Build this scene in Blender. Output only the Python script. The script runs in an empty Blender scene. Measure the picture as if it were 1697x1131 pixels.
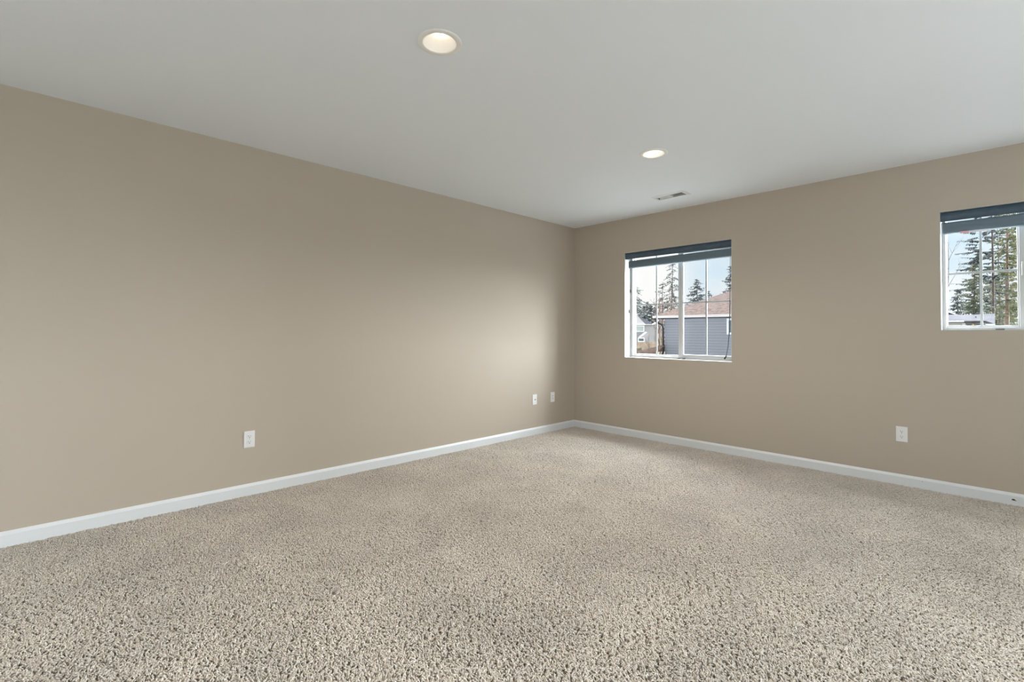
import bpy, bmesh, math, random
from mathutils import Vector, Matrix

# ------------------------------------------------------------------ camera
H = 2.44            # ceiling height
RW, RL = 5.328, 6.388   # room: x 0..RW, y -RL..0
CAM = Vector((3.681, -4.702, 1.137))
YAW, PITCH, ROLL = 0.796, 0.0193, 0.0055
FPX = 795.05
scene = bpy.context.scene
col = scene.collection

cd = bpy.data.cameras.new('camera')
cd.sensor_fit = 'HORIZONTAL'
cd.sensor_width = 36.0
cd.lens = 36.0 * FPX / 1697.0
cd.shift_x = 1.9 / 1697.0
cd.shift_y = -28.15 / 1697.0
cd.clip_start = 0.02
cd.clip_end = 1000
cam = bpy.data.objects.new('camera', cd)
col.objects.link(cam)
_v = Vector((-math.sin(YAW), math.cos(YAW), 0)); _r = Vector((math.cos(YAW), math.sin(YAW), 0)); _z = Vector((0, 0, 1))
_f = _v * math.cos(PITCH) + _z * math.sin(PITCH); _u = _z * math.cos(PITCH) - _v * math.sin(PITCH)
_rr = _r * math.cos(ROLL) + _u * math.sin(ROLL); _uu = _u * math.cos(ROLL) - _r * math.sin(ROLL)
m = Matrix((_rr, _uu, -_f)).transposed().to_4x4(); m.translation = CAM
cam.matrix_world = m
scene.camera = cam

scene.view_settings.view_transform = 'Standard'
scene.view_settings.look = 'None'
scene.view_settings.gamma = 1
scene.view_settings.use_curve_mapping = False
scene.view_settings.exposure = 0.0
scene.cycles.use_denoising = True
scene.cycles.max_bounces = 10
scene.cycles.diffuse_bounces = 6
scene.cycles.transparent_max_bounces = 16
scene.cycles.sample_clamp_indirect = 6

# ------------------------------------------------------------------ sky
SKY = 1.06
w = bpy.data.worlds.new('sky'); scene.world = w; w.use_nodes = True
nt = w.node_tree; nt.nodes.clear()
def N(t, k, **kw):
    n = t.nodes.new(k)
    for a, b in kw.items(): setattr(n, a, b)
    return n
out = N(nt, 'ShaderNodeOutputWorld'); bg = N(nt, 'ShaderNodeBackground')
tc = N(nt, 'ShaderNodeTexCoord'); mp = N(nt, 'ShaderNodeMapping')
mp.inputs['Scale'].default_value = (3.0, 3.0, 9.0); mp.inputs['Location'].default_value = (0.6, 0.2, 1.3)
no = N(nt, 'ShaderNodeTexNoise'); no.inputs['Scale'].default_value = 1.3; no.inputs['Detail'].default_value = 6
rp = N(nt, 'ShaderNodeValToRGB')
rp.color_ramp.elements[0].position = 0.40; rp.color_ramp.elements[0].color = (0.70, 0.87, 0.99, 1)
rp.color_ramp.elements[1].position = 0.60; rp.color_ramp.elements[1].color = (0.93, 0.965, 1.0, 1)
# whiter cloud bank towards the north-west (left of the first window)
sep = N(nt, 'ShaderNodeSeparateXYZ'); mr = N(nt, 'ShaderNodeMapRange')
mr.inputs['From Min'].default_value = -0.46; mr.inputs['From Max'].default_value = -0.40
mr.inputs['To Min'].default_value = 1.0; mr.inputs['To Max'].default_value = 0.0
mx = N(nt, 'ShaderNodeMix', data_type='RGBA'); mx.inputs['B'].default_value = (1.0, 0.985, 0.965, 1)
nt.links.new(tc.outputs['Generated'], mp.inputs['Vector']); nt.links.new(mp.outputs[0], no.inputs['Vector'])
nt.links.new(no.outputs['Fac'], rp.inputs['Fac']); nt.links.new(tc.outputs['Generated'], sep.inputs[0])
nt.links.new(sep.outputs['X'], mr.inputs['Value']); nt.links.new(mr.outputs[0], mx.inputs['Factor'])
nt.links.new(rp.outputs[0], mx.inputs['A']); nt.links.new(mx.outputs['Result'], bg.inputs['Color'])
bg.inputs['Strength'].default_value = SKY
nt.links.new(bg.outputs[0], out.inputs['Surface'])

# ------------------------------------------------------------------ daylight and fill
def aim(o, d):
    o.rotation_euler = Vector(d).to_track_quat('-Z', 'Y').to_euler()
sd = bpy.data.lights.new('sun', 'SUN'); sd.energy = 64.0; sd.angle = math.radians(112); sd.color = (0.89, 0.955, 1.0)
sun = bpy.data.objects.new('sun', sd); col.objects.link(sun); aim(sun, (-0.15, -0.94, -0.21)); sun.location = (20, 20, 12)

# fill lights outside unseen windows added in the walls behind and beside the camera
def area(name, loc, d, sx, sy, power, color):
    ld = bpy.data.lights.new(name, 'AREA'); ld.shape = 'RECTANGLE'; ld.size = sx; ld.size_y = sy
    ld.energy = power; ld.color = color
    o = bpy.data.objects.new(name, ld); col.objects.link(o); o.location = loc; aim(o, d)
    return o
SIDE_FILL_WIN = (-3.9, -0.7, 0.65, 2.15)       # y0,y1,z0,z1 on the right wall
BACK_FILL_WIN = (0.7, 4.7, 0.25, 2.15)         # x0,x1,z0,z1 on the rear wall
area('side_fill', (RW + 0.22, (SIDE_FILL_WIN[0] + SIDE_FILL_WIN[1]) / 2, 1.4), (-1, 0, 0), 3.1, 1.4, 26, (0.90, 0.96, 1.0))
area('rear_fill', ((BACK_FILL_WIN[0] + BACK_FILL_WIN[1]) / 2, -RL - 0.22, 1.2), (0, 1, 0), 3.9, 1.9, 20, (1.0, 0.965, 0.91))

# ------------------------------------------------------------------ materials
def mat(name, color, rough=0.6, metal=0.0, bump=None, var=None, spec=0.5, emit=None):
    """bump=(scale,strength,detail)  var=(scale, colour2, lo, hi)"""
    mt = bpy.data.materials.new(name); mt.use_nodes = True
    t = mt.node_tree; b = t.nodes['Principled BSDF']
    b.inputs['Base Color'].default_value = (*color, 1); b.inputs['Roughness'].default_value = rough
    b.inputs['Metallic'].default_value = metal; b.inputs['Specular IOR Level'].default_value = spec
    g = N(t, 'ShaderNodeNewGeometry')
    if var:
        n = N(t, 'ShaderNodeTexNoise'); n.inputs['Scale'].default_value = var[0]; n.inputs['Detail'].default_value = 4
        r = N(t, 'ShaderNodeMapRange'); r.inputs['From Min'].default_value = var[2]; r.inputs['From Max'].default_value = var[3]
        x = N(t, 'ShaderNodeMix', data_type='RGBA'); x.inputs['A'].default_value = (*color, 1); x.inputs['B'].default_value = (*var[1], 1)
        t.links.new(g.outputs['Position'], n.inputs['Vector']); t.links.new(n.outputs['Fac'], r.inputs['Value'])
        t.links.new(r.outputs[0], x.inputs['Factor']); t.links.new(x.outputs['Result'], b.inputs['Base Color'])
    if bump:
        n = N(t, 'ShaderNodeTexNoise'); n.inputs['Scale'].default_value = bump[0]; n.inputs['Detail'].default_value = bump[2]
        bp = N(t, 'ShaderNodeBump'); bp.inputs['Strength'].default_value = bump[1]; bp.inputs['Distance'].default_value = 0.002
        t.links.new(g.outputs['Position'], n.inputs['Vector']); t.links.new(n.outputs['Fac'], bp.inputs['Height'])
        t.links.new(bp.outputs[0], b.inputs['Normal'])
    if emit:
        b.inputs['Emission Color'].default_value = (*emit[0], 1); b.inputs['Emission Strength'].default_value = emit[1]
    return mt

M = {}
M['wall'] = mat('wall_paint', (0.475, 0.415, 0.340), 0.75, bump=(160, 0.10, 4), spec=0.25)
M['ceiling'] = mat('ceiling_paint', (0.835, 0.865, 0.895), 0.9, bump=(120, 0.12, 4), spec=0.2)
M['trim'] = mat('white_trim_paint', (0.72, 0.745, 0.76), 0.4)
M['vinyl'] = mat('white_vinyl', (0.58, 0.58, 0.575), 0.35)
M['grid'] = mat('grid_grey_white', (0.50, 0.50, 0.50), 0.5)
M['reveal'] = mat('white_reveal_paint', (0.50, 0.497, 0.49), 0.6)
M['plate'] = mat('white_plastic', (0.80, 0.80, 0.80), 0.3)
M['slot'] = mat('dark_slot', (0.02, 0.02, 0.02), 0.6)
M['screw'] = mat('screw_metal', (0.6, 0.6, 0.58), 0.35, 0.8)
M['can'] = mat('lamp_white', (0.86, 0.84, 0.80), 0.5)
M['ventmetal'] = mat('vent_enamel', (0.74, 0.74, 0.74), 0.4)
M['duct'] = mat('duct_dark', (0.05, 0.055, 0.06), 0.7)
M['shade'] = mat('slate_blue_vinyl', (0.045, 0.075, 0.105), 0.42, var=(30, (0.055, 0.09, 0.125), 0.4, 0.6))
M['shadefabric'] = mat('slate_blue_slats', (0.125, 0.175, 0.215), 0.40)
M['cord'] = mat('dark_cord', (0.03, 0.04, 0.05), 0.6)
M['latch'] = mat('dark_clip', (0.05, 0.05, 0.045), 0.5)
M['sticker'] = mat('sticker_white', (0.85, 0.85, 0.9), 0.5)
M['stickerred'] = mat('sticker_pink', (0.8, 0.42, 0.5), 0.5)
M['hole'] = mat('scuff_brown', (0.07, 0.06, 0.04), 0.8)
M['back'] = mat('carpet_backing', (0.50, 0.43, 0.35), 0.95)

def glass_mat(name, tint, refl=0.05):
    mt = bpy.data.materials.new(name); mt.use_nodes = True; t = mt.node_tree; t.nodes.clear()
    o = N(t, 'ShaderNodeOutputMaterial'); a = N(t, 'ShaderNodeBsdfTransparent'); a.inputs['Color'].default_value = (*tint, 1)
    g = N(t, 'ShaderNodeBsdfGlossy'); g.inputs['Roughness'].default_value = 0.02
    x = N(t, 'ShaderNodeMixShader'); x.inputs[0].default_value = 0.012   # anti-reflective coated glass
    t.links.new(a.outputs[0], x.inputs[1]); t.links.new(g.outputs[0], x.inputs[2])
    t.links.new(x.outputs[0], o.inputs['Surface'])
    return mt
M['glass'] = glass_mat('window_glass', (0.97, 0.98, 0.98))
def screen_mat():
    mt = bpy.data.materials.new('insect_screen'); mt.use_nodes = True; t = mt.node_tree; t.nodes.clear()
    o = N(t, 'ShaderNodeOutputMaterial'); a = N(t, 'ShaderNodeBsdfTransparent')
    d = N(t, 'ShaderNodeBsdfDiffuse'); d.inputs['Color'].default_value = (0.25, 0.27, 0.30, 1)
    x = N(t, 'ShaderNodeMixShader'); x.inputs[0].default_value = 0.06
    t.links.new(a.outputs[0], x.inputs[1]); t.links.new(d.outputs[0], x.inputs[2]); t.links.new(x.outputs[0], o.inputs['Surface'])
    return mt
M['screen'] = screen_mat()

def carpet_mat():
    mt = bpy.data.materials.new('shag_yarn'); mt.use_nodes = True; t = mt.node_tree; b = t.nodes['Principled BSDF']
    b.inputs['Roughness'].default_value = 0.9; b.inputs['Specular IOR Level'].default_value = 0.15
    g = N(t, 'ShaderNodeNewGeometry')
    n = N(t, 'ShaderNodeTexNoise'); n.inputs['Scale'].default_value = 60; n.inputs['Detail'].default_value = 2
    r = N(t, 'ShaderNodeValToRGB')
    r.color_ramp.elements[0].position = 0.34; r.color_ramp.elements[0].color = (0.55, 0.488, 0.41, 1)
    r.color_ramp.elements[1].position = 0.62; r.color_ramp.elements[1].color = (0.66, 0.61, 0.55, 1)
    # wear: broad, faint patches where the pile has been walked on and vacuumed
    mp = N(t, 'ShaderNodeMapping'); mp.inputs['Scale'].default_value = (1.0, 1.0, 0.0); mp.inputs['Rotation'].default_value = (0, 0, 0.7)
    n2 = N(t, 'ShaderNodeTexNoise'); n2.inputs['Scale'].default_value = 2.2; n2.inputs['Detail'].default_value = 5; n2.inputs['Roughness'].default_value = 0.62
    r2 = N(t, 'ShaderNodeMapRange'); r2.inputs['From Min'].default_value = 0.3; r2.inputs['From Max'].default_value = 0.7
    r2.inputs['To Min'].default_value = 0.84; r2.inputs['To Max'].default_value = 1.07
    mu = N(t, 'ShaderNodeMix', data_type='RGBA', blend_type='MULTIPLY'); mu.inputs['Factor'].default_value = 1
    t.links.new(g.outputs['Position'], n.inputs['Vector']); t.links.new(g.outputs['Position'], mp.inputs['Vector'])
    t.links.new(mp.outputs[0], n2.inputs['Vector']); t.links.new(n2.outputs['Fac'], r2.inputs['Value'])
    t.links.new(n.outputs['Fac'], r.inputs['Fac']); t.links.new(r.outputs[0], mu.inputs['A']); t.links.new(r2.outputs[0], mu.inputs['B'])
    t.links.new(mu.outputs['Result'], b.inputs['Base Color'])
    return mt
M['carpet'] = carpet_mat()

# ------------------------------------------------------------------ mesh helpers
def link(name, me, mt=None, parent=None):
    o = bpy.data.objects.new(name, me); col.objects.link(o)
    if mt: me.materials.append(mt)
    if parent: o.parent = parent
    return o
def obj(name, bm, mt, parent=None, smooth=False):
    me = bpy.data.meshes.new(name); bmesh.ops.recalc_face_normals(bm, faces=bm.faces[:]); bm.to_mesh(me); bm.free()
    if smooth:
        for p in me.polygons: p.use_smooth = True
    return link(name, me, mt, parent)
def rawobj(name, vs, fs, mt, parent=None, smooth=False):
    me = bpy.data.meshes.new(name); me.from_pydata(vs, [], fs); me.update()
    if smooth:
        for p in me.polygons: p.use_smooth = True
    return link(name, me, mt, parent)
def bx(bm, x0, x1, y0, y1, z0, z1, bev=0.0):
    vs = [bm.verts.new((x, y, z)) for x in (x0, x1) for y in (y0, y1) for z in (z0, z1)]
    fs = [bm.faces.new([vs[i] for i in f]) for f in ((0, 1, 3, 2), (4, 6, 7, 5), (0, 4, 5, 1), (2, 3, 7, 6), (0, 2, 6, 4), (1, 5, 7, 3))]
    if bev:
        es = list({e for f in fs for e in f.edges})
        bmesh.ops.bevel(bm, geom=es, offset=bev, segments=2, profile=0.6, affect='EDGES')
def box(name, mt, parent, *d, bev=0.0):
    bm = bmesh.new(); bx(bm, *d, bev=bev); return obj(name, bm, mt, parent)
def prism(bm, pts, ext, axis='x', a0=0, a1=1):
    """extrude the closed outline pts (2D) between a0 and a1 along axis"""
    def P(p, a):
        return {'x': (a, p[0], p[1]), 'y': (p[0], a, p[1]), 'z': (p[0], p[1], a)}[axis]
    A = [bm.verts.new(P(p, a0)) for p in pts]; B = [bm.verts.new(P(p, a1)) for p in pts]
    n = len(pts)
    bm.faces.new(A[::-1]); bm.faces.new(B)
    for i in range(n): bm.faces.new((A[i], A[(i + 1) % n], B[(i + 1) % n], B[i]))
def tube(vs, fs, pts, radii, sides=6):
    """append a tapered tube to vertex and face lists"""
    pts = [Vector(p) for p in pts]; base = len(vs); up = Vector((0.13, 0.31, 0.94))
    for i, p in enumerate(pts):
        d = (pts[min(i + 1, len(pts) - 1)] - pts[max(i - 1, 0)]).normalized()
        a = d.cross(up)
        if a.length < 1e-3: a = d.cross(Vector((1, 0, 0)))
        a.normalize(); b = d.cross(a)
        for k in range(sides):
            t = 2 * math.pi * k / sides
            q = p + (a * math.cos(t) + b * math.sin(t)) * radii[i]; vs.append((q.x, q.y, q.z))
    for i in range(len(pts) - 1):
        for k in range(sides):
            k2 = (k + 1) % sides
            fs.append((base + i * sides + k, base + i * sides + k2, base + (i + 1) * sides + k2, base + (i + 1) * sides + k))
    fs.append(tuple(base + k for k in range(sides))[::-1]); e = base + (len(pts) - 1) * sides
    fs.append(tuple(e + k for k in range(sides)))
def lathe(name, prof, mt, parent, seg=64, smooth=True, loc=None):
    """prof: list of (r, z); open profile"""
    vs = []; fs = []
    for r, z in prof:
        for k in range(seg):
            t = 2 * math.pi * k / seg; vs.append((r * math.cos(t), r * math.sin(t), z))
    for i in range(len(prof) - 1):
        for k in range(seg):
            k2 = (k + 1) % seg; fs.append((i * seg + k, i * seg + k2, (i + 1) * seg + k2, (i + 1) * seg + k))
    return rawobj(name, vs, fs, mt, parent, smooth)
def tag(o, label=None, cat=None, group=None, kind=None):
    if label: o['label'] = label
    if cat: o['category'] = cat
    if group: o['group'] = group
    if kind: o['kind'] = kind
    return o
def empty(name, loc=(0, 0, 0), rz=0, label=None, cat=None, group=None, kind=None):
    o = bpy.data.objects.new(name, None); col.objects.link(o); o.location = loc; o.rotation_euler = (0, 0, rz)
    o.empty_display_size = 0.1
    return tag(o, label, cat, group, kind)
def copy_tree(o, parent=None):
    c = o.copy(); col.objects.link(c)
    if parent: c.parent = parent
    for ch in list(o.children): copy_tree(ch, c)
    return c

# ------------------------------------------------------------------ room shell
T = 0.20                       # wall thickness
W1 = (0.711, 1.889, 0.872, 2.052)   # x0,x1,z0,z1
W2 = (3.373, 4.199, 1.175, 2.046)
FZ = -0.014                    # floor under the pile
def wall_with_holes(name, axis, pos, thick, a0, a1, z0, z1, holes, mt):
    """slab of wall along axis ('x' or 'y'), holes = [(a0,a1,z0,z1)], built as one grid of solid cells"""
    xs = sorted({a0, a1, *[h[0] for h in holes], *[h[1] for h in holes]})
    zs = sorted({z0, z1, *[h[2] for h in holes], *[h[3] for h in holes]})
    bm = bmesh.new(); cache = {}
    def V(a, d, z):
        k = (round(a, 5), d, round(z, 5))
        if k not in cache:
            p = (a, pos + d * thick, z) if axis == 'x' else (pos + d * thick, a, z)
            cache[k] = bm.verts.new(p)
        return cache[k]
    def solid(i, j):
        if not (0 <= i < len(xs) - 1 and 0 <= j < len(zs) - 1): return False
        ca, cz = (xs[i] + xs[i + 1]) / 2, (zs[j] + zs[j + 1]) / 2
        return not any(h[0] < ca < h[1] and h[2] < cz < h[3] for h in holes)
    for i in range(len(xs) - 1):
        for j in range(len(zs) - 1):
            if not solid(i, j): continue
            A, B, C, D = xs[i], xs[i + 1], zs[j], zs[j + 1]
            for d in (0, 1): bm.faces.new((V(A, d, C), V(B, d, C), V(B, d, D), V(A, d, D)))
            if not solid(i - 1, j): bm.faces.new((V(A, 0, C), V(A, 1, C), V(A, 1, D), V(A, 0, D)))
            if not solid(i + 1, j): bm.faces.new((V(B, 0, C), V(B, 1, C), V(B, 1, D), V(B, 0, D)))
            if not solid(i, j - 1): bm.faces.new((V(A, 0, C), V(B, 0, C), V(B, 1, C), V(A, 1, C)))
            if not solid(i, j + 1): bm.faces.new((V(A, 0, D), V(B, 0, D), V(B, 1, D), V(A, 1, D)))
    o = obj(name, bm, mt); tag(o, kind='structure'); return o
wall_with_holes('wall_left', 'y', 0, -T, -RL, T, FZ, H, [], M['wall'])
wall_with_holes('wall_front', 'x', 0, T, 0, RW, FZ, H, [W1, W2], M['wall'])
wall_with_holes('wall_right', 'y', RW, T, -RL, T, FZ, H, [SIDE_FILL_WIN], M['wall'])
wall_with_holes('wall_rear', 'x', -RL, -T, 0, RW, FZ, H, [BACK_FILL_WIN], M['wall'])
tag(box('floor', M['back'], None, -0.2, RW + .2, -RL - .2, 0.2, FZ - .1, FZ), kind='structure')

# ceiling with round cut-outs for the recessed lights and a slot for the register
LIGHTS = [(1.933, -3.447), (1.941, -1.567), (4.25, -3.45), (4.25, -1.57), (1.937, -5.33), (4.25, -5.33)]  # lamps after the first pair are unseen, added as fill
HR = 0.078
VENT = (1.392, 1.652, -0.542, -0.444)     # throat of the register
def ceiling():
    c = 0.1; xs = {-.2, RW + .2}; ys = {-RL - .2, .2}; sq = []
    for x, y in LIGHTS: sq.append((x - c, x + c, y - c, y + c)); xs |= {x - c, x + c}; ys |= {y - c, y + c}
    xs |= {VENT[0], VENT[1]}; ys |= {VENT[2], VENT[3]}
    xs = sorted(xs); ys = sorted(ys); bm = bmesh.new()
    # merge almost equal cuts is not needed: cells are tiny but valid
    for i in range(len(xs) - 1):
        for j in range(len(ys) - 1):
            cx, cy = (xs[i] + xs[i + 1]) / 2, (ys[j] + ys[j + 1]) / 2
            if any(a < cx < b and d < cy < e for a, b, d, e in sq) or (VENT[0] < cx < VENT[1] and VENT[2] < cy < VENT[3]): continue
            bm.faces.new([bm.verts.new(p) for p in ((xs[i], ys[j], H), (xs[i + 1], ys[j], H), (xs[i + 1], ys[j + 1], H), (xs[i], ys[j + 1], H))])
    n = 64
    for x, y in LIGHTS:
        inner = []; outer = []
        for k in range(n):
            t = 2 * math.pi * (k + .5) / n; cx, sy = math.cos(t), math.sin(t)
            s = c / max(abs(cx), abs(sy)); inner.append((x + HR * cx, y + HR * sy, H)); outer.append((x + s * cx, y + s * sy, H))
        for k in range(n):
            k2 = (k + 1) % n
            pts = [inner[k], outer[k], outer[k2], inner[k2]]
            # keep the square's own corners
            a, b = outer[k], outer[k2]
            if abs(a[0] - b[0]) > 1e-6 and abs(a[1] - b[1]) > 1e-6:
                cor = (x + c * math.copysign(1, (a[0] + b[0]) / 2 - x), y + c * math.copysign(1, (a[1] + b[1]) / 2 - y), H)
                pts = [inner[k], outer[k], cor, outer[k2], inner[k2]]
            bm.faces.new([bm.verts.new(p) for p in pts])
    bmesh.ops.remove_doubles(bm, verts=bm.verts[:], dist=1e-5)
    for f in bm.faces:
        if f.normal.z > 0: f.normal_flip()
    me = bpy.data.meshes.new('ceiling'); bm.to_mesh(me); bm.free()
    o = link('ceiling', me, M['ceiling']); tag(o, kind='structure')
    # attic deck above keeps the sky out of the lamp cans
    tag(box('roof_deck', M['ceiling'], None, -.2, RW + .2, -RL - .2, .2, H + .25, H + .3), kind='structure')
ceiling()
for nm, d in (('trim_1', (-.2, 0, -RL, 0.2, H + .001, H + .25)), ('trim_2', (RW, RW + .2, -RL, 0.2, H + .001, H + .25)),
              ('trim_3', (0, RW, 0, .2, H + .001, H + .25)), ('trim_4', (0, RW, -RL - .2, -RL, H + .001, H + .25))):
    tag(box(nm, M['ceiling'], None, *d), kind='structure')

# baseboards: flat face, sloping top edge
BB = 0.079; BT = 0.014
def baseboard(name, axis, pos, sgn, a0, a1):
    prof = [(0, FZ), (BT, FZ), (BT, BB - .017), (BT - .0035, BB - .011), (BT - .0085, BB - .002), (BT - .010, BB), (0, BB)]
    bm = bmesh.new()
    if axis == 'y': prism(bm, [(pos + sgn * p, z) for p, z in prof], None, 'y', a0, a1)
    else: prism(bm, [(pos + sgn * p, z) for p, z in prof], None, 'x', a0, a1)
    return tag(obj(name, bm, M['trim']), kind='structure')
baseboard('baseboard_left', 'y', 0, 1, -RL, 0)
bbf = baseboard('baseboard_front', 'x', 0, -1, BT, RW)
baseboard('baseboard_right', 'y', RW, -1, -RL, 0)
baseboard('baseboard_rear', 'x', -RL, 1, BT, RW - BT)
def disc(name, x, z, rx, rz, y, mt, parent, d=.002, n=20):
    bm = bmesh.new(); prism(bm, [(x + rx * math.cos(2 * math.pi * k / n), z + rz * math.sin(2 * math.pi * k / n)) for k in range(n)], None, 'y', y - d, y + .001)
    return obj(name, bm, mt, parent)
disc('cable_hole', 3.729, 0.037, .0085, .0055, -BT, M['hole'], bbf)
disc('cable_hole', 3.737, 0.033, .007, .003, -BT, mat('scuff_grey', (.3, .28, .24), .8), bbf, .0012)
disc('nail_hole', 3.263, 0.054, .003, .0025, -BT, mat('scuff_soft', (.32, .32, .30), .8), bbf, .001)

# ------------------------------------------------------------------ carpet pile (uncountable: one object)
def carpet():
    s = 0.53; rnd = random.Random(4); n = 88; vs = []; fs = []
    st = s / n; q2 = 2 * math.pi / s
    waves = [(rnd.randint(-14, 14), rnd.randint(-14, 14), rnd.uniform(0, 6.28)) for _ in range(10)]
    hw_ = [(rnd.randint(-26, 26), rnd.randint(-26, 26), rnd.uniform(0, 6.28)) for _ in range(12)]
    for i in range(n):
        for j in range(n):
            x = -s / 2 + (i + .5 + rnd.uniform(-.5, .5)) * st; y = -s / 2 + (j + .5 + rnd.uniform(-.5, .5)) * st
            fld = sum(math.sin(q2 * (a_ * x + b_ * y) + c_) for a_, b_, c_ in waves) / math.sqrt(5)
            hf = sum(math.sin(q2 * (a_ * x + b_ * y) + c_) for a_, b_, c_ in hw_) / math.sqrt(6)
            a = fld * 2.0 + rnd.uniform(-.8, .8); turn = rnd.uniform(-1.3, 1.3); L = rnd.uniform(.011, .019)
            hgt = .0125 + .0018 * max(-1.6, min(1.6, hf)) + rnd.uniform(-.0012, .0018)
            r = rnd.uniform(.0025, .0033); base = len(vs); px, py = x, y; K = 6
            lean = rnd.uniform(.75, 1.15)
            for k in range(K):
                t = k / (K - 1); ang = a + turn * t * 1.4
                if k: px += math.cos(ang) * L * lean / (K - 1); py += math.sin(ang) * L * lean / (K - 1)
                z = hgt * math.sin(min(1, t * 1.35) * math.pi / 2) - (.0045 * max(0, t - .65) / .35) * lean
                rr = r * (1.0, 1.0, 1.05, 1.0, .85, .35)[k]
                nx, ny = -math.sin(ang), math.cos(ang); tx, ty = math.cos(ang), math.sin(ang)
                steep = max(0, 1 - t * 1.6); up = 1 - steep
                vs.append((px + nx * rr, py + ny * rr, z)); vs.append((px - tx * rr * .8 * steep + nx * rr * .5, py - ty * rr * .8 * steep + ny * rr * .5, z + rr * up * .75))
                vs.append((px - tx * rr * .8 * steep - nx * rr * .5, py - ty * rr * .8 * steep - ny * rr * .5, z + rr * up * .75)); vs.append((px - nx * rr, py - ny * rr, z))
                if k:
                    b0 = base + (k - 1) * 4; b1 = base + k * 4
                    for q in range(4): fs.append((b0 + q, b0 + (q + 1) % 4, b1 + (q + 1) % 4, b1 + q))
            e = base + (K - 1) * 4; fs.append((e, e + 1, e + 2, e + 3))
    me = bpy.data.meshes.new('carpet_pile'); me.from_pydata(vs, [], fs); me.update()
    for p in me.polygons: p.use_smooth = True
    o = link('carpet_pile', me, M['carpet'])
    tag(o, 'cream beige shag carpet pile covering the whole bedroom floor', 'carpet', kind='stuff')
    nx, ny = 10, 12
    ng = bpy.data.node_groups.new('lay_carpet', 'GeometryNodeTree')
    ng.interface.new_socket('Geometry', in_out='INPUT', socket_type='NodeSocketGeometry')
    ng.interface.new_socket('Geometry', in_out='OUTPUT', socket_type='NodeSocketGeometry')
    gi = N(ng, 'NodeGroupInput'); go = N(ng, 'NodeGroupOutput'); gr = N(ng, 'GeometryNodeMeshGrid')
    gr.inputs['Size X'].default_value = (nx - 1) * s; gr.inputs['Size Y'].default_value = (ny - 1) * s
    gr.inputs['Vertices X'].default_value = nx; gr.inputs['Vertices Y'].default_value = ny
    tr = N(ng, 'GeometryNodeTransform'); tr.inputs['Translation'].default_value = (RW / 2, -RL / 2, FZ)
    ip = N(ng, 'GeometryNodeInstanceOnPoints'); rv = N(ng, 'FunctionNodeRandomValue', data_type='INT')
    mi = [x for x in rv.inputs if x.name == 'Min' and x.type == 'INT'][0]; ma = [x for x in rv.inputs if x.name == 'Max' and x.type == 'INT'][0]
    mi.default_value = 0; ma.default_value = 3
    mt_ = N(ng, 'ShaderNodeMath', operation='MULTIPLY'); mt_.inputs[1].default_value = math.pi / 2
    cb = N(ng, 'ShaderNodeCombineXYZ')
    L = ng.links.new
    L(gr.outputs['Mesh'], tr.inputs['Geometry']); L(tr.outputs[0], ip.inputs['Points']); L(gi.outputs[0], ip.inputs['Instance'])
    L([x for x in rv.outputs if x.type == 'INT'][0], mt_.inputs[0]); L(mt_.outputs[0], cb.inputs['Z']); L(cb.outputs[0], ip.inputs['Rotation'])
    L(ip.outputs[0], go.inputs[0])
    md = o.modifiers.new('lay', 'NODES'); md.node_group = ng
carpet()

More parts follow.
